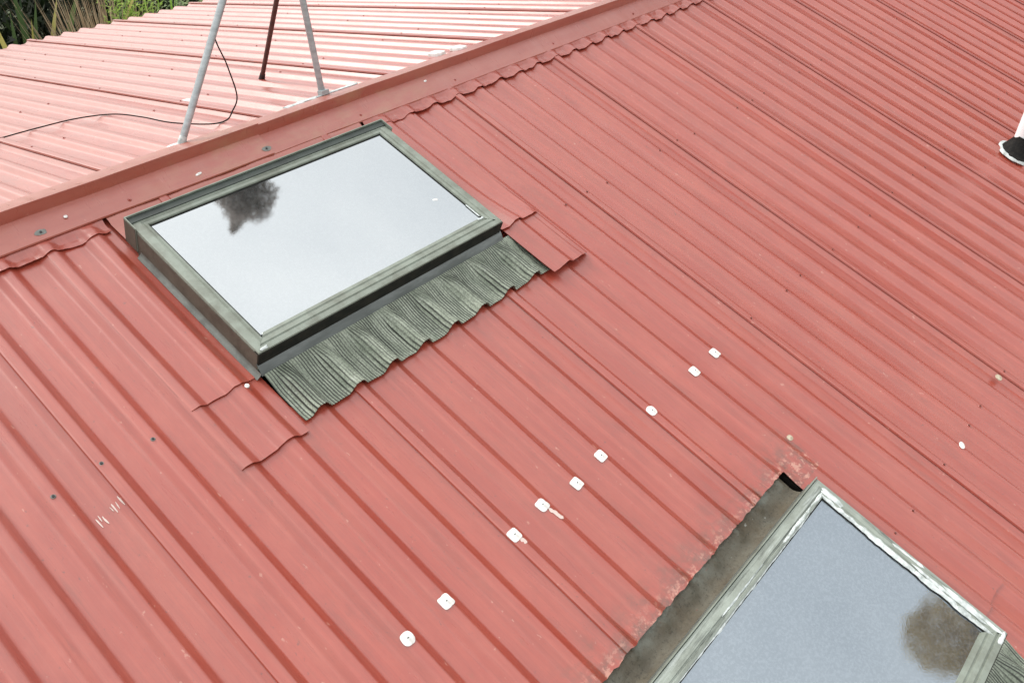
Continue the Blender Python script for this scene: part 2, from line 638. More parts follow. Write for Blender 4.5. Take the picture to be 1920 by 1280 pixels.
# soft edge of the capping dressed down into the pans
def soft_edge(u0, u1, skip=None):
    us = []
    u = u0
    while u < u1:
        us.append(u)
        u += .006
    rows = []
    for i in range(7):
        t = i / 6
        r = []
        for u in us:
            ye = -.058 + .008 * nz3(u * 9, .4) + .005 * nz3(u * 30, 5.1)
            y = .012 + (ye - .012) * t
            target = zp(u) + .0085 + .002 * nz3(u * 40, y * 60)
            w = min(1, max(0, (t - .08) / .42))
            w = w * w * (3 - 2 * w)
            z = .0035 * (1 - w) + target * w + (.004 * t * t * (1 if zraw(u) < -.013 else .2))
            z += .0022 * nz3(u * 28, y * 55, 3) * w
            r.append((u, y, z))
        rows.append(r)
    m = MB()
    m.grid(rows)
    o = m.part('soft_edge', 'red', cap_b, NEAR, True, 50)
    s = o.modifiers.new('thickness', 'SOLIDIFY')
    s.thickness = .0018
    o.modifiers.new('crisp', 'EDGE_SPLIT').split_angle = radians(45)
    return o


soft_edge(-4.6, -1.742)
soft_edge(-.535, 7.4)

# unseen dark deck added to block light through sheet openings; walls
m = MB()
m.box((-4.7, -6.1, -.09), (-1.76, .05, -.05)); m.box((-.52, -6.1, -.09), (8.3, .05, -.05))
m.box((-1.76, -2.26, -.09), (-.52, -1.10, -.05)); m.box((-1.76, -6.1, -.09), (-.52, -3.2, -.05))
m.box((-1.76, -1.10, -.30), (-.52, .05, -.26)); m.box((-1.76, -3.2, -.30), (-.52, -2.26, -.26))
m.part('roof_deck', 'deck', house, NEAR)
m = MB()
m.box((-4.7, -.1, -.09), (7.0, 4.55, -.05))
m.part('roof_deck', 'deck', house, FAR)
m = MB()
for a, b in (((-4.3, -5.6, 0), (6.8, -5.45, 2.75)), ((-4.3, 4.25, 0), (6.8, 4.4, 3.1)), ((-4.3, -5.45, 0), (-4.15, 4.25, 2.75)), ((6.65, -5.45, 0), (6.8, 4.25, 2.75))):
    mm = MB()
    mm.box(a, b)
    mm.part('wall', 'wall', house, Matrix.Identity(4))


# screws ------------------------------------------------------------
def screw_mesh(name, washer, head):
    m = MB()
    for (r0, r1, z0, z1, seg, mi) in ((.0075, .0065, 0, .0016, 10, 0), (.0044, .0038, .0016, .0052, 6, 1)):
        vs = [(cos(2 * pi * i / seg) * r0, sin(2 * pi * i / seg) * r0, z0) for i in range(seg)]
        vs += [(cos(2 * pi * i / seg) * r1, sin(2 * pi * i / seg) * r1, z1) for i in range(seg)]
        fs = [(i, (i + 1) % seg, seg + (i + 1) % seg, seg + i) for i in range(seg)] + [tuple(range(seg, 2 * seg))]
        m.add(vs, fs, mi)
    return m.mesh(name, [washer, head])


scr_red = screw_mesh('screw', 'red', 'screw')
scr_far = screw_mesh('screw', 'red', 'red')
scr_grey = screw_mesh('screw', 'washer', 'dark')
PATCH_ROW = [-2, -3, -5, -7, -8, -9, -10, -12, -13]
fr = NEAR.inverted() @ FAR
rs = random.Random(3)
for y, pat, yy in ((-.88, (0, 1, 4), 0), (-1.80, (0, 2, 3), 1), (-2.70, (0, 2, 3), 2)):
    for k in range(-4, 8):
        for j in pat:
            rib = 5 * k + j
            u = rib * P + .0135
            if yy == 0 and -1.99 < u < -.30: continue
            if yy == 1 and rib in PATCH_ROW: continue
            if yy == 2 and (-1.8 < u < -.5 or rib in (1, 4, 7)): continue
            grey = (yy == 0 and u < -2.0)
            inst('screw', scr_grey if grey else scr_red, near_sheets[k],
                 Matrix.Translation((u + rs.uniform(-.004, .004), y + rs.uniform(-.008, .008), zp(u) + (.0070 if j == 0 else .0005))))
for s in (.85, 1.75, 2.68, 3.6, 4.5):
    for k in range(-4, 5):
        for j in ((0, 2, 3) if s != .85 else (0, 1, 4)):
            u = (5 * k + j) * P + .0135
            inst('screw', scr_far, far_sheets[k], fr @ Matrix.Translation((u + rs.uniform(-.004, .004), s + rs.uniform(-.01, .01), .0070 if j == 0 else .0005)))

# ridge screws, washers stains on the capping
def cap_z(y):
    return .0065 + (.0285 - .0065) * y / .1055
for u, parent, grey in ((-1.945, cap_a, True), (-1.022, cap_a, True), (-1.62, cap_a, False), (-.52, cap_b, False), (.08, cap_b, False), (.84, cap_b, False), (1.6, cap_b, False)):
    inst('screw', scr_grey if grey else scr_far, parent, Matrix.Translation((u, .030, cap_z(.03) + (.0070 if parent is cap_a else .001))) @ Matrix.Rotation(.2, 4, 'X'))
    if grey:
        mm = MB()
        pts = []
        for i in range(18):
            a = 2 * pi * i / 18
            rr = 1 + .25 * nz3(cos(a) * 1.5 + u, sin(a) * 1.5)
            x_, y_ = cos(a) * .021 * rr, sin(a) * .012 * rr
            pts.append((u + x_, .030 + y_, cap_z(.030 + y_) + .0078))
        mm.add(pts, [tuple(range(18))])
        mm.part('sealant_smear', 'washer', parent, NEAR)


# ------------------------------------------------------------------ skylights
def frame_side(prof, L, close=True):
    """profile (d, z) swept along x from 0..L with mitred ends; d runs inward (+y)"""
    m = MB()
    rows = []
    n = 24
    for i in range(n + 1):
        t = i / n
        r = []
        for (d, z) in prof:
            a, b = d, L - d
            x = a + (b - a) * t
            r.append((x, d, z + .0006 * nz3(x * 9, d * 30, L)))
        rows.append(r)
    m.grid(rows)
    return m


def ribbon(a, b, w0, w1, z, seed, h=.003, gaps=0.0, sm=14):
    """irregular smear of sealant from a to b (2D), spreading to w0 on the left and w1 on the right"""
    A, B = Vector((a[0], a[1], 0)), Vector((b[0], b[1], 0))
    L = (B - A).length
    t_ = (B - A).normalized()
    n_ = Vector((-t_.y, t_.x, 0))
    N = max(8, int(L / .006))
    rows = []
    for i in range(N + 1):
        t = i / N
        e = min(1, t * 12, (1 - t) * 12)
        s = i * .006
        wl_ = max(.0004, e * w0 * (1 + .75 * nz3(s * sm, seed, 1) + .4 * nz3(s * sm * 4, seed, 2)))
        wr_ = max(.0004, e * w1 * (1 + .75 * nz3(s * sm, seed, 5) + .4 * nz3(s * sm * 4, seed, 6)))
        hh = h * (1 + .6 * nz3(s * 40, seed, 9))
        c = A + (B - A) * t
        r = []
        for q, zz in ((1, 0), (.55, .8), (.1, 1), (-.4, .9), (-.8, .55), (-1, 0)):
            o = n_ * (q * wl_ if q > 0 else q * wr_)
            r.append((c.x + o.x, c.y + o.y, z + zz * hh * (1 + .5 * nz3(s * 60, q * 3, seed))))
        rows.append(r)
    m = MB()
    m.grid(rows)
    return m


def make_skylight(dx, dy, second):
    X0, X1, Y0, Y1 = -1.726, -.560, -.858, -.131      # outer edge at the frame top
    root = empty('skylight', NEAR @ Matrix.Translation((dx + X0, dy + Y0, -.03)))
    F = NEAR @ Matrix.Translation((dx, dy, 0))
    W, L = X1 - X0, Y1 - Y0
    fm = 'frame2' if second else 'sage'
    zt = .094
    prof = [(0, .0), (0, zt - .003), (.0015, zt - .0005), (.004, zt), (.031, zt + .001), (.034, zt - .003), (.037, zt - .003), (.040, zt + .0005), (.049, zt - .002), (.053, zt - .012)]
    profb = [(0, .0), (0, zt - .003), (.0015, zt - .0005), (.004, zt), (.020, zt + .001), (.0225, zt - .004), (.026, zt - .004), (.029, zt), (.044, zt - .001), (.047, zt - .005), (.051, zt - .005), (.054, zt - .002), (.066, zt - .004), (.070, zt - .012)]
    frs = {
        'bottom': (F @ Matrix.Translation((X0, Y0, 0)), W, profb),
        'right': (F @ Matrix.Translation((X1, Y0, 0)) @ Matrix.Rotation(pi / 2, 4, 'Z'), L, prof),
        'top': (F @ Matrix.Translation((X1, Y1, 0)) @ Matrix.Rotation(pi, 4, 'Z'), W, prof),
        'left': (F @ Matrix.Translation((X0, Y1, 0)) @ Matrix.Rotation(-pi / 2, 4, 'Z'), L, prof),
    }
    for key, (fr_, ln, pf) in frs.items():
        frame_side(pf, ln).part('frame_bar', fm if not second else {'bottom': 'sage', 'top': 'frame2', 'left': 'frame2v', 'right': 'frame2v'}[key], root, fr_, True, 35)
    # glass
    m = MB()
    zg = zt - .010
    m.box((X0 + .049, Y0 + .062, zg - .008), (X1 - .049, Y1 - .049, zg))
    m.part('pane', 'glass2' if second else 'glass', root, F)
    # dark gasket round the glass
    m = MB()
    for a, b in (((X0 + .050, Y1 - .0560, zg), (X1 - .050, Y1 - .0515, zg + .003)), ((X1 - .0555, Y0 + .06, zg), (X1 - .0525, Y1 - .0560, zg + .003)), ((X0 + .0525, Y0 + .06, zg), (X0 + .055, Y1 - .0560, zg + .003))):
        m.box(a, b)
    m.part('gasket', 'black', root, F)
    # vertical cladding
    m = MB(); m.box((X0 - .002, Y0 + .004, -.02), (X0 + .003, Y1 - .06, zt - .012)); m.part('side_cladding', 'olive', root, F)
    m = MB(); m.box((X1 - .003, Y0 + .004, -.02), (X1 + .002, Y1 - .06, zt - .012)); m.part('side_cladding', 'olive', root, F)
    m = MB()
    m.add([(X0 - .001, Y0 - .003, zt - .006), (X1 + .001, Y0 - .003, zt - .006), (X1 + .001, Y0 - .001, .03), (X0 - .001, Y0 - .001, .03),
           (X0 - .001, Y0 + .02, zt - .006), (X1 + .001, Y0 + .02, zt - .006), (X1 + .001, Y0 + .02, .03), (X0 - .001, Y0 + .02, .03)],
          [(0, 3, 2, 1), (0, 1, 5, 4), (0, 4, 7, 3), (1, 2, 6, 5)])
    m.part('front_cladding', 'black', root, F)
    if not second:
        # head cover: U shaped rim with a dark inner face
        rim = MB()
        zr = .106
        def wall(p0, p1, th, z0, z1):
            (ax, ay), (bx, by) = p0, p1
            rim.box((min(ax, bx) - th / 2, min(ay, by) - th / 2, z0), (max(ax, bx) + th / 2, max(ay, by) + th / 2, z1))
        wall((X0 - .004, Y1 + .004), (X1 + .004, Y1 + .004), .004, .0, zr)
        wall((X0 - .004, Y1 - .062), (X0 - .004, Y1 + .0015), .004, -.002, zr)
        wall((X1 + .004, Y1 - .062), (X1 + .004, Y1 + .0015), .004, -.002, zr)
        hc = rim.part('head_cover', 'sage', root, F)
        m = MB(); m.box((X0, Y1 - .026, zt - .004), (X1, Y1 + .0015, zt + .0045)); m.part('head_gutter', 'dark_green', hc, F)
        m = MB(); m.box((X0 - .0075, Y1 - .062, .0), (X0 - .0065, Y1 + .004, zr - .006)); m.part('corner_plate', 'olive', hc, F)
        m = MB()
        rows = []
        for i in range(80):
            x = X0 - .004 + (W + .008) * i / 79
            w = .004 * nz3(x * 7, 6.1) + .002 * nz3(x * 30, 2.1)
            rows.append([(x, .03, .0035), (x, -.012 + w, .005 + w), (x, -.03 + w, -.004), (x, Y1 + .007, .0)])
        m.grid(rows)
        m.part('head_flashing', 'red_stain', root, F, True, 40)
        # right and left flashing beside the frame
        for s, xe in ((-1, X0), (1, X1)):
            m = MB()
            rows = []
            for i in range(30):
                y = Y0 - .02 + (L - .06) * i / 29
                w = .002 * nz3(y * 14, s * 2)
                rows.append([(xe + s * .0025, y, .010), (xe + s * (.005 + w * .5), y, .001), (xe + s * (.010 + w), y, -.003), (xe + s * .018, y, -.012)])
            m.grid(rows)
            m.part('side_flashing', 'grey_flash', root, F, True)
        # sill
        m = MB()
        rows = []
        for i in range(60):
            x = X0 - .004 + (W + .012) * i / 59
            w = .0015 * nz3(x * 8, 4)
            rows.append([(x, Y0 + .006, .036), (x, Y0 - .003, .032 + w), (x, Y0 - .020 + w, .014), (x, Y0 - .026, .004)])
        m.grid(rows)
        m.part('sill_flashing', 'sill', root, F, True)
        # white smears of sealant
        ribbon((X0 + .058, Y0 + .064), (X0 + .095, Y0 + .058), .007, .006, zg + .002, 3.3).part('sealant', 'sealant', root, F, True)
        ribbon((X0 + .010, Y0 + .006), (X0 + .040, Y0 + .012), .006, .006, zt + .001, 4.3).part('sealant', 'sealant', root, F, True)
        ribbon((X1 - .056, Y0 + .075), (X1 - .055, Y0 + .155), .003, .004, zg + .003, 5.1).part('sealant', 'sealant', root, F, True)
        ribbon((X1 - .085, Y0 + .060), (X1 - .050, Y0 + .062), .004, .005, zg + .010, 6.1, h=.002).part('sealant', 'sealant', root, F, True)
        ribbon((X1 - .150, Y0 + .250), (X1 - .128, Y0 + .242), .005, .004, zg, 8.1, h=.001).part('dropping', 'white', root, F, True)
    else:
        for (a, b, w0, w1, z, sd, h, sm) in (
                ((X1 - .047, Y0 + .030), (X1 - .048, Y1 - .040), .009, .012, zt - .005, 12.3, .006, 12),
                ((X1 - .030, Y0 + .060), (X1 - .032, Y0 + .340), .006, .005, zt + .0005, 14.1, .0018, 26),
                ((X1 - .018, Y0 + .010), (X1 - .019, Y0 + .230), .008, .007, zt + .0005, 15.1, .0022, 21),
                ((X1 - .012, Y0 + .300), (X1 - .015, Y0 + .420), .004, .006, zt + .0005, 16.1, .0016, 30),
                ((X1 - .028, Y1 - .12), (X1 - .023, Y1 - .030), .010, .010, zt - .001, 17.7, .003, 28),
                ((X1 - .046, Y1 - .050), (X0 + .05, Y1 - .051), .0045, .0060, zt - .009, 19.3, .004, 14),
                ((X1 - .030, Y1 - .040), (X1 - .34, Y1 - .041), .005, .004, zt - .001, 21.3, .0018, 30),
                ((X1 - .42, Y1 - .030), (X1 - .70, Y1 - .034), .004, .005, zt - .001, 22.3, .0016, 30),
                ((X1 - .064, Y0 + .012), (X1 - .004, Y0 + .010), .006, .008, zt + .000, 25.3, .004, 20)):
            ribbon(a, b, w0, w1, z, sd, h=h, sm=sm).part('sealant', 'sealant', root, F, True)
        # rim strip on the head
        m = MB(); m.box((X0 - .002, Y1 + .0015, 0), (X1 + .002, Y1 + .005, zt + .004)); m.part('head_rim', 'sage', root, F)
        # back gutter between the sheets and the frame
        rows = []
        us = [X0 - .04 + (X1 + .008 - X0 + .04) * i / 160 for i in range(161)]
        for j in range(15):
            t = j / 14
            y = Y1 + .175 - .168 * t
            r = []
            for u in us:
                z = -.034 + .0070 * nz3(u * 7, y * 12, 5) * (1 - t) + .0055 * nz3(u * 19, y * 19, 2) * (1 - t) ** 2
                rr = (u + dx) - floor((u + dx) / P) * P
                z += .013 * math.exp(-((rr - .02) / .022) ** 2) * math.exp(-((y - (Y1 + .085)) / .03) ** 2)
                if t > .80: z += .020 * ((t - .80) / .2) ** 2
                r.append((u, y, z))
            rows.append(r)
        m = MB(); m.grid(rows); m.part('back_gutter', 'gutter', root, F, True)
        m = MB(); m.box((X0, Y1 + .004, -.02), (X1 + .002, Y1 + .0075, .045)); m.part('upstand', 'grey_flash', root, F)
    # pleated lead apron
    us = []
    u = X0 + .004
    while u < X1 + .066:
        us.append(u)
        u += .0026
    rows = []
    NR = 26
    for j in range(NR + 1):
        t = j / NR
        y = Y0 - .018 - .224 * t
        w = min(1, max(0, t / .45))
        w = w * w * (3 - 2 * w)
        r = []
        for u in us:
            pl = .0014 * (1 + .8 * nz3(u * 25, 3.3)) * sin(2 * pi * u / .0105) * min(1, t * 6)
            base = max(zp(u + dx) * 2.1 + .026 + .004 * nz3(u * 5, y * 6, 1), zp(u + dx) + .0070)
            z = .006 * (1 - w) + base * w + pl + .003 * nz3(u * 16, y * 8, 4) * w
            z += .006 * max(0, (t - .86) / .14)
            r.append((u, y - .006 * nz3(u * 13, 2.2) * t, z))
        rows.append(r)
    m = MB()
    m.grid(rows)
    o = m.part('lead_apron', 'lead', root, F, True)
    s = o.modifiers.new('thickness', 'SOLIDIFY')
    s.thickness = .0018
    o.modifiers.new('crisp', 'EDGE_SPLIT').split_angle = radians(60)
    return root


sk1 = make_skylight(0, 0, False)
tag(sk1, 'upper skylight beside the ridge, clean sage frame, black front and pleated grey apron', 'skylight', 'skylights in the red roof')
sk2 = make_skylight(-.010, -2.246, True)
tag(sk2, 'lower skylight cut by the photo edge, frame smeared with white sealant', 'skylight', 'skylights in the red roof')


# ------------------------------------------------------------------ white sealing patches on the ribs
def patch_mesh(w, d, h, corner, seed, dome=.004):
    m = MB()
    n = 28
    rings = []
    for (s, z) in ((1.0, 0), (1.0, h * .6), (.95, h), (.55, h + .0004), (.22, h + dome * .8), (.10, h + dome)):
        r = []
        for i in range(n):
            a = 2 * pi * i / n
            e = corner
            c, q = cos(a), sin(a)
            k = (abs(c) ** e + abs(q) ** e) ** (-1 / e)
            k *= 1 + .07 * nz3(c * 2 + seed, q * 2, seed)
            if s < .5: k = 1
            r.append((c * k * w / 2 * s, q * k * d / 2 * s, z))
        rings.append(r)
    vs = [p for r in rings for p in r]
    fs = []
    for j in range(len(rings) - 1):
        for i in range(n):
            i2 = (i + 1) % n
            fs.append((j * n + i, j * n + i2, (j + 1) * n + i2, (j + 1) * n + i))
    fs.append(tuple((len(rings) - 1) * n + i for i in range(n)))
    m.add(vs, fs)
    return m


def place_patch(frame, u, y, z, label, w=.036, d=.040, corner=7, seed=0, rot=0, mat='white', tilt=0, group='white sealing patches on the roof', name='sealing_patch', h=.003, dome=.004):
    o = patch_mesh(w, d, h, corner, seed, dome).top(name, mat, frame @ Matrix.Translation((u, y, z)) @ Matrix.Rotation(rot, 4, 'Z') @ Matrix.Rotation(tilt, 4, 'X'), True, 40)
    return tag(o, label, 'patch', group)


row = [(-2, -1.801, 7, 'square white patch at the right end of the long row on the ribs'),
       (-3, -1.802, 7, 'square white patch second from the right end of the long row'),
       (-5, -1.807, 2.6, 'rounded white patch on a sheet lap, third from the right in the long row'),
       (-7, -1.805, 7, 'square white patch fourth from the right in the long row'),
       (-8, -1.820, 7, 'square white patch in the middle of the long row of nine'),
       (-9, -1.798, 6, 'square white patch with a long smear running down the rib'),
       (-10, -1.811, 6, 'square white patch on a sheet lap with a small crumb below'),
       (-12, -1.821, 7, 'square white patch second from the left end with faint smear'),
       (-13, -1.826, 2.7, 'round white patch at the left end of the long row')]
for i, (rib, y, cn, lab) in enumerate(row):
    u = rib * P + (.0145 if cn > 3 else .013)
    w = .039 if cn > 3 else .038
    o = place_patch(NEAR, u, y, .0075 if rib % 5 == 0 else .0012, lab, w, .041 if cn > 3 else .040, cn + rs.uniform(-1.2, .5) * (cn > 3), i * 3.7, rs.uniform(-.12, .12), h=rs.uniform(.002, .0036))
    mk = MB()
    mk.add([(cos(2 * pi * q / 8) * .0042, sin(2 * pi * q / 8) * .0022, .0076 + .0003 * (q % 2)) for q in range(8)], [tuple(range(8))])
    mk.part('screw_mark', 'washer', o, None)
    if rib in (-9, -10):
        ln = {-9: .060, -10: .026}[rib]
        sm = ribbon((.006, -.018), (.010, -.018 - ln), .007, .007, .0002, i * 2.2, h=.0006, sm=90)
        sm.part('smear', 'scuff', o, None, True)
place_patch(NEAR, -.398, -2.221, .001, 'small cream sealant dab above the corner of the lower skylight', .026, .024, 2.2, 4.4, mat='cream', group='sealant dabs on the roof', name='sealant_dab')
place_patch(NEAR, .184, -2.720, .001, 'small white sealant dab right of the lower skylight', .034, .022, 2.2, 6.4, .5, 'white', group='sealant dabs on the roof', name='sealant_dab')
place_patch(NEAR, .719, -2.698, .001, 'small cream sealant dab at the right side of the near roof', .034, .030, 2.2, 8.4, .3, 'cream', group='sealant dabs on the roof', name='sealant_dab')
place_patch(NEAR, .330, -3.00, zp(.33) + .001, 'white sealant dab at the right photo edge, level with the lower skylight', .05, .022, 2.2, 9.4, .4, 'white', group='sealant dabs on the roof', name='sealant_dab')
place_patch(NEAR, -1.788, -.885, zp(-1.788) + .0075, 'shiny white dab on the lapped strip at the upper skylight corner', .016, .016, 2, 2.4, 0, 'white', group='sealant dabs on the roof', name='sealant_dab')
place_patch(NEAR, -1.845, .052, .0255, 'tiny white dab on the ridge capping at the left', .013, .013, 2, 5.4, 0, 'white', group='sealant dabs on the roof', name='sealant_dab')
place_patch(NEAR, -1.335, .030, .0180, 'white double speck on the ridge capping above the skylight glass', .030, .011, 2, 7.4, .2, 'white', group='sealant dabs on the roof', name='sealant_dab')
place_patch(NEAR, -.080, .078, .0245, 'small white speck high on the ridge capping right of the aerial', .018, .011, 2, 7.9, .2, 'white', group='sealant dabs on the roof', name='sealant_dab')
place_patch(FAR, .379, .135, .004, 'square white patch on the far slope, left of a pair by the ridge', .075, .085, 5, 1.4, .1, 'white', h=.016)
place_patch(FAR, .508, .095, .004, 'square white patch on the far slope, right of a pair by the ridge', .075, .085, 5, 2.9, -.1, 'white', h=.016)
place_patch(FAR, -.718, .834, .002, 'white patch on the far slope behind the left aerial leg', .05, .09, 3, 3.9, 0, 'white')

# pale scuff strokes on the left sheets
m = MB()
for (du, dv, l, w, an) in ((0, 0, .034, .0016, .05), (.010, .006, .022, .0011, -.04), (.017, -.003, .030, .0019, .08), (.047, .010, .018, .0010, .10), (.055, .016, .033, .0017, .0), (.066, .013, .026, .0012, -.07), (.077, .021, .036, .0018, .04), (.083, .002, .010, .0012, .3)):
    u, y = -2.368 + du, -1.005 + dv
    pts = []
    for q in range(5):
        t = q / 4
        ww = w * (.35 + .9 * math.sin(pi * (t * .85 + .1))) * (1 + .5 * nz3(du * 300, t * 5))
        uu = u + an * l * t + .0012 * nz3(t * 4, du * 90)
        zz = zp(uu) + .0016
        pts.append([(uu - ww, y - l * t, zz), (uu + ww, y - l * t, zz)])
    m = MB()
    m.grid(pts)
    m.part('scuff_mark', 'scuff', near_sheets[-4], NEAR)

# ------------------------------------------------------------------ aerial tripod on the far slope
TURN = NEAR @ (Matrix.Translation((0, 0, Z0)) @ Matrix.Rotation(radians(13.8), 4, 'X')).inverted()
feet = [Vector((-1.19, .396, 4.254)), Vector((-.27, 1.124, 4.076)), Vector((-.41, .428, 4.246))]
tops = [Vector((-.500, .525, 5.305)), Vector((-.458, .530, 4.904)), Vector((-.484, .545, 5.304))]
feet = [TURN @ q for q in feet]
tops = [TURN @ q for q in tops]
tri = empty('aerial_tripod', TURN @ Matrix.Translation((-.49, .535, 4.22)))
tag(tri, 'grey steel aerial tripod standing over the ridge, one leg rusty brown', 'tripod')
I4 = Matrix.Identity(4)
for i, (f_, t_) in enumerate(zip(feet, tops)):
    d = (t_ - f_).normalized()
    m = MB()
    m.tube([f_ + d * .012, f_ + d * .3, t_], .0150 if i != 1 else .0118, 14)
    leg = m.part('leg', 'galv' if i != 1 else 'rusty', tri, I4, True, 40)
    if i == 1:
        leg['label'] = 'rusty brown rear leg'
    # flattened foot
    m = MB()
    m.tube([f_ - d * .006, f_ + d * .045], [.019, .016] if i != 1 else [.017, .014], 12)
    m.part('foot', 'galv' if i == 2 else ('sealant' if i == 0 else 'dark'), leg, I4, True, 40)
m = MB(); m.tube([(-.49, .535, 4.86), (-.49, .535, 5.33)], .019, 14); m.part('mast', 'galv', tri, TURN, True, 40)
for z in (4.90, 5.28):
    m = MB(); m.tube([(-.49, .535, z - .025), (-.49, .535, z + .025)], .030, 14); m.part('collar', 'galv', tri, TURN, True, 40)
# base strap along the ridge under the right leg
m = MB()
m.box((-.640, .082, .0065), (-.215, .108, .0105))
m.box((-.436, .078, .0105), (-.392, .113, .030))
strap = m.part('base_strap', 'galv', tri, FAR)
ribbon((-.655, .092), (-.455, .095), .013, .014, .0085, 31, h=.005, sm=20).part('sealant', 'sealant', strap, FAR, True)
ribbon((-.375, .095), (-.205, .095), .011, .012, .0085, 33, h=.005, sm=20).part('sealant', 'sealant', strap, FAR, True)
# white sealed plate under the left leg
m = patch_mesh(.075, .060, .006, 3, 2.2, .004)
pl = m.part('foot_plate', 'sealant', tri, FAR @ Matrix.Translation((-1.205, .088, .0055)), True, 40)

# black cable looping down from the left leg and away over the far slope
def fpt(u, s, z):
    return FAR @ Vector((u, s, z))
d0 = (tops[0] - feet[0])
ctl = [feet[0] + d0 * .62 + Vector((.016, .012, 0)), feet[0] + d0 * .52 + Vector((.018, .015, -.02)), TURN @ Vector((-.829, .60, 4.60)), TURN @ Vector((-.790, .60, 4.44)), TURN @ Vector((-.775, .58, 4.30)),
       fpt(-.810, .265, .025), fpt(-.875, .225, .006), fpt(-.945, .26, .006), fpt(-1.0, .50, .006), fpt(-1.0, .78, .006), fpt(-1.03, 1.02, .006), fpt(-1.15, 1.16, .006), fpt(-1.31, 1.205, .006),
       fpt(-1.506, 1.222, .006), fpt(-1.9, 1.22, .006), fpt(-2.5, 1.3, .006)]


def catmull(pts, n=10):
    out = []
    q = [pts[0]] + list(pts) + [pts[-1]]
    for i in range(1, len(q) - 2):
        for k in range(n):
            t = k / n
            a, b, c, d = q[i - 1], q[i], q[i + 1], q[i + 2]
            out.append(.5 * ((2 * b) + (c - a) * t + (2 * a - 5 * b + 4 * c - d) * t * t + (3 * b - a - 3 * c + d) * t ** 3))
    out.append(pts[-1])
    return out


base = Vector((-1.0, .8, 4.15))
m = MB()
m.tube([p - base for p in catmull(ctl)], .0033, 7)
tag(m.top('aerial_cable', 'rubber', Matrix.Translation(base), True), 'thin black cable looping from the tripod leg across the far slope', 'cable')

# ------------------------------------------------------------------ vent pipe at the right edge
vb = NEAR @ Vector((2.80, -2.11, -.004))
vp = empty('vent_pipe', Matrix.Translation(vb))
tag(vp, 'white vent pipe in a black rubber boot at the right photo edge', 'vent pipe')
m = MB(); m.tube([(0, 0, .03), (0, 0, .55)], .045, 28); m.part('pipe', 'pvc', vp, None, True, 40)
m = MB()
m.tube([(0, 0, .10), (0, 0, .118), (0, 0, .122)], [.051, .050, .046], 28, cap=False)
NR_ = Matrix.Translation(vb) @ Matrix.Rotation(PITCH, 4, 'X')
mm = MB()
n = 36
rings = []
for (r, z, up) in ((.108, .004, 0), (.104, .013, 0), (.094, .022, 0), (.080, .046, .3), (.066, .072, .6), (.056, .096, .9), (.052, .114, 1)):
    rings.append([Vector((cos(2 * pi * i / n) * r, sin(2 * pi * i / n) * r - z * sin(PITCH) * -1 * .0, z)) for i in range(n)])
rowsb = []
for r in rings:
    rowsb.append([tuple(v) for v in r] + [tuple(r[0])])
mm.grid(rowsb)
boot = mm.part('boot', 'rubber', vp, Matrix.Translation(vb) @ Matrix.Rotation(PITCH * .5, 4, 'X'), True, 60)
mm = MB()
rowsb = []
for (q, z) in ((.088, .008), (.103, .012), (.109, .008), (.114, -.004)):
    rr = []
    for i in range(n + 1):
        a = 2 * pi * (i % n) / n
        k = 1 + (.10 * nz3(cos(a) * 2, sin(a) * 2, 3) if q > .09 else 0)
        rr.append((cos(a) * q * k, sin(a) * q * k, z + .003 * nz3(cos(a) * 4, sin(a) * 4, 8)))
    rowsb.append(rr)
mm.grid(rowsb)
mm.part('sealant_ring', 'sealant', boot, NR_, True)


# ------------------------------------------------------------------ planting behind the far eave
def strap_leaf(m, base, az, length, width, rise, droop, seg=7, mi=0, twist=0.0):
    d = Vector((sin(az), cos(az), 0))
    side = Vector((cos(az), -sin(az), 0))
    rows = []
    for i in range(seg + 1):
        t = i / seg
        p = base + d * (length * (t * cos(rise) + .25 * droop * t * t)) + Vector((0, 0, length * (t * sin(rise) - droop * t * t * .8)))
        w = width * (1 - t) ** .6 * min(1, .35 + t * 4) * .5
        tw = twist * t
        s = side * cos(tw) + Vector((0, 0, 1)) * sin(tw)
        rows.append([p - s * w, p + Vector((0, 0, -.18 * w)), p + s * w])
    m.grid([[tuple(q) for q in r] for r in rows], mi)


def flax(loc, n, length, width, mats, label, seed, name='flax_plant', cat='plant', droop=(.1, .6), rise=(55, 88)):
    r = random.Random(seed)
    root = empty(name, Matrix.Translation(loc))
    tag(root, label, cat, 'plants beyond the far eave')
    for q, mat in enumerate(mats):
        m = MB()
        for i in range(n[q]):
            strap_leaf(m, Vector((r.uniform(-.15, .15), r.uniform(-.15, .15), 0)), r.uniform(0, 2 * pi), length * r.uniform(.7, 1.1), width * r.uniform(.7, 1.2),
                       radians(r.uniform(*rise)), r.uniform(*droop), 7, 0, r.uniform(-.8, .8))
        m.part('leaf_clump', mat, root, None)
    return root


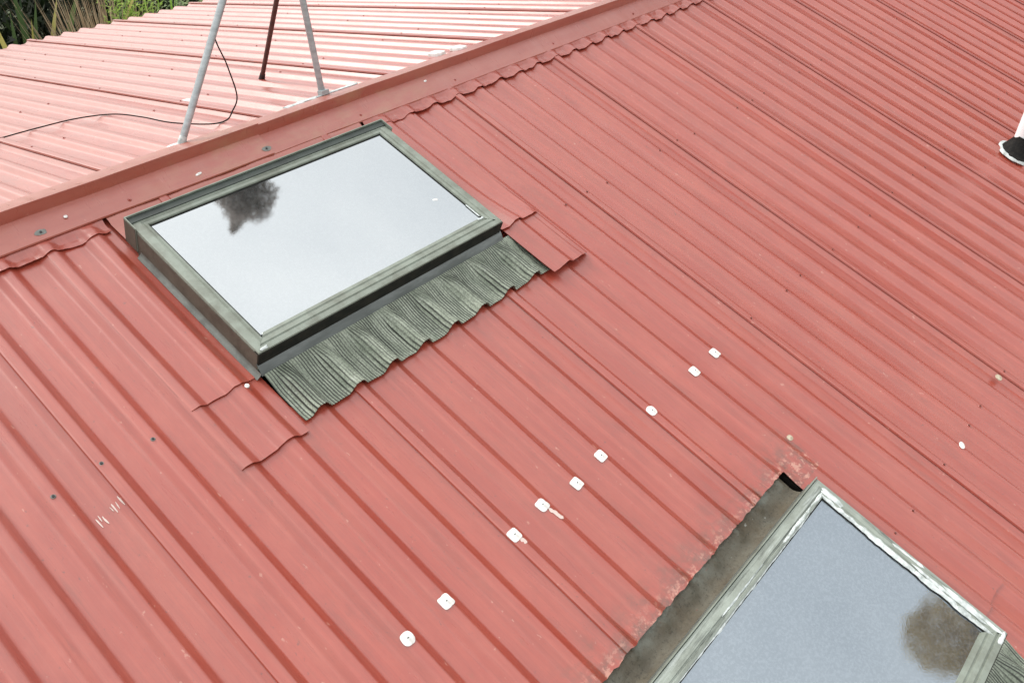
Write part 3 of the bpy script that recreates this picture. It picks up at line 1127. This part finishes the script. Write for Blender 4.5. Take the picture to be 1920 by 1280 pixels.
def shrub(loc, h, rx, ry, n, leaf, mat, label, seed, name='shrub', cat='shrub', group='plants beyond the far eave', zc=.6, aspect=2.2):
    r = random.Random(seed)
    root = empty(name, Matrix.Translation(loc))
    tag(root, label, cat, group)
    st = MB()
    cl = []
    for i in range(26):
        a = r.uniform(0, 2 * pi)
        q = math.sqrt(r.random())
        c = Vector((cos(a) * rx * q * .8, sin(a) * ry * q * .8, h * (1 - (1 - zc) * 2 * r.random() ** 1.1)))
        c.z = min(h * .97, max(.3, c.z)) * (1 - .25 * q * q)
        cl.append(c)
        st.tube([(0, 0, 0), c * .5 + Vector((0, 0, h * .06)), c], [.025, .014, .004], 5, cap=False)
    st.part('stem', 'bark', root, None, True)
    m = MB()
    for i in range(n):
        c = r.choice(cl)
        v = Vector((r.gauss(0, 1), r.gauss(0, 1), r.gauss(0, 1)))
        v = v.normalized() * (.32 * r.random() ** .5 * min(1.0, h / 2))
        p = c + v
        a = Vector((r.gauss(0, 1), r.gauss(0, 1), r.gauss(.3, 1))).normalized()
        b = a.orthogonal().normalized()
        l, w = leaf * r.uniform(.7, 1.3), leaf / aspect * r.uniform(.7, 1.2)
        m.add([p - b * w * .5, p + a * l * .5 + Vector((0, 0, .1 * l)), p + b * w * .5, p + a * l], [(0, 1, 3), (1, 2, 3)])
    m.part('foliage', mat, root, None)
    return root


flax((.10, 5.7, 1.35), (70, 34), 2.7, .15, ('leaf_dark', 'leaf_olive'), 'dark green strap leaved clump at the far left corner', 11)
flax((-.7, 6.2, 1.2), (70,), 3.0, .15, ('leaf_dark',), 'very dark strap leaved clump behind the left corner of the eave', 12)
flax((.56, 5.7, 1.75), (24, 60), 1.9, .13, ('leaf_dark', 'leaf_olive'), 'yellowish strap leaved clump between dark leaves and dry reeds', 13, droop=(.3, .9))
flax((.90, 5.6, 1.6), (480,), 2.1, .026, ('leaf_brown',), 'dry brown reed clump behind the far eave', 14, 'reed_clump', droop=(.02, .25), rise=(70, 89))
shrub((1.22, 5.55, 0), 3.55, .25, .4, 9000, .055, 'leaf_bright', 'bright green feathery shrub behind the far eave', 15)
flax((1.50, 5.6, 1.7), (70,), 1.9, .03, ('leaf_bright',), 'thin yellow green stalks beside the bright shrub', 16, 'stalk_plant', droop=(.02, .3), rise=(70, 88))
shrub((1.82, 5.6, 0), 3.42, .27, .4, 8000, .055, 'leaf_grey', 'pale grey green shrub at the right end of the planting', 17)
# dark hedge that fills the gaps behind
r = random.Random(21)
m = MB()
for i in range(34000):
    p = Vector((r.uniform(-3.5, 5), 7.7 + r.gauss(0, .55), .4 + r.random() ** .8 * 2.95))
    a = Vector((r.gauss(0, 1), r.gauss(0, 1), r.gauss(.3, 1))).normalized()
    b = a.orthogonal().normalized()
    l, w = r.uniform(.08, .16), r.uniform(.04, .08)
    m.add([p - b * w, p + a * l * .4, p + b * w, p + a * l], [(0, 1, 3), (1, 2, 3)])
tag(m.top('hedge', 'leaf_hedge'), 'dark leafy hedge in shade behind the plants at the far eave', 'hedge', None, 'stuff')


# ------------------------------------------------------------------ unseen trees placed outside the picture to be mirrored in the skylights and the paint
def tree(loc, h, crown, n, leaf, mat, label, seed, name='tree'):
    """crown: list of (height, radius) pairs"""
    r = random.Random(seed)
    root = empty(name, Matrix.Translation(loc))
    tag(root, label, 'tree')
    m = MB()
    m.tube([(0, 0, 0), (.05, 0, h * .4), (0, .05, h * .8), (0, 0, h * .985)], [h * .016, h * .012, h * .006, h * .0015], 10)
    for i in range(40):
        z = h * (crown[0][0] / h + (1 - crown[0][0] / h) * r.random())
        a = r.uniform(0, 2 * pi)
        rad = crown_r(crown, z) * .8
        m.tube([(0, 0, z - rad * .5), (cos(a) * rad * .5, sin(a) * rad * .5, z - rad * .15), (cos(a) * rad, sin(a) * rad, z)], [h * .004, h * .0025, h * .0008], 5, cap=False)
    m.part('trunk', 'bark', root, None, True)
    m = MB()
    z0 = crown[0][0]
    cells = []
    tot = 0
    while len(cells) < n:
        z = z0 + (h - z0) * r.random()
        rad = crown_r(crown, z)
        if r.random() > rad / max(c[1] for c in crown) + .08: continue
        a = r.uniform(0, 2 * pi)
        q = r.random() ** .45
        lump = 1 + .22 * nz3(cos(a) * 2.2, sin(a) * 2.2, z * .9 + seed) + .15 * nz3(cos(a) * 6, sin(a) * 6, z * 2.3)
        cells.append(Vector((cos(a) * rad * q * lump, sin(a) * rad * q * lump, z)))
    for p in cells:
        a = Vector((r.gauss(0, 1), r.gauss(0, 1), r.gauss(.3, 1))).normalized()
        b = a.orthogonal().normalized()
        l, w = leaf * r.uniform(.6, 1.3), leaf * .45 * r.uniform(.6, 1.3)
        m.add([p - b * w, p + a * l * .4, p + b * w, p + a * l], [(0, 1, 3), (1, 2, 3)])
    m.part('crown', mat, root, None)
    return root


def crown_r(c, z):
    if z <= c[0][0]: return c[0][1]
    for (z0, r0), (z1, r1) in zip(c, c[1:]):
        if z <= z1:
            return r0 + (r1 - r0) * (z - z0) / (z1 - z0)
    return c[-1][1]


def at_az(p, az, D):
    return (p[0] + D * sin(radians(az)), p[1] + D * cos(radians(az)))


x_, y_ = at_az((-1.36, -.28), 49.5, 12.0)
h1 = 4.2 + 12.0 * math.tan(radians(55.9))  # stand-in tree, added and shaped for the grey reflection in the upper pane
tree((x_, y_, 0), h1, [(h1 - 2.3, .25), (h1 - 2.0, .80), (h1 - 1.55, .74), (h1 - 1.2, .34), (h1 - .7, .18), (h1, .03)], 7000, .12, 'leaf_greytree',
     'tall grey spire of a tree seen only as a reflection in the upper skylight', 31, 'conifer_tree')
x_, y_ = at_az((-.7, -2.9), 121.8, 14.0)
h2 = 3.7 + 14.0 * math.tan(radians(39.2))
tree((x_, y_, 0), h2, [(h2 - 8, 1.5), (h2 - 4, 1.3), (h2 - 1.6, .95), (h2 - .6, .75), (h2 - .2, .5), (h2, .2)], 9000, .17, 'leaf_olivetree',
     'olive brown tree seen only as a reflection in the lower skylight', 32, 'tree')
# wood unseen on the right, added to darken what the paint mirrors
r = random.Random(41)
m = MB()
for i in range(75):
    a = radians(r.uniform(62, 105))
    D = r.uniform(15, 21)
    cx, cy, ht = D * sin(a), D * cos(a), r.uniform(11, 15)
    m.tube([(cx, cy, 0), (cx, cy, ht * .7)], [.22, .08], 6, cap=False)
    for j in range(900):
        v = Vector((r.gauss(0, 1), r.gauss(0, 1), r.gauss(0, 1))).normalized() * r.random() ** .4
        p = Vector((cx + v.x * 2.3, cy + v.y * 2.3, ht * .55 + v.z * ht * .45))
        q = Vector((r.gauss(0, 1), r.gauss(0, 1), r.gauss(.3, 1))).normalized()
        b = q.orthogonal().normalized()
        l, w = r.uniform(.5, 1.0), r.uniform(.25, .5)
        m.add([p - b * w, p + q * l * .4, p + b * w, p + q * l], [(0, 1, 3), (1, 2, 3)])
tag(m.top('wood', 'leaf_wood'), 'belt of trees beyond the right side of the house', 'wood', None, 'stuff')
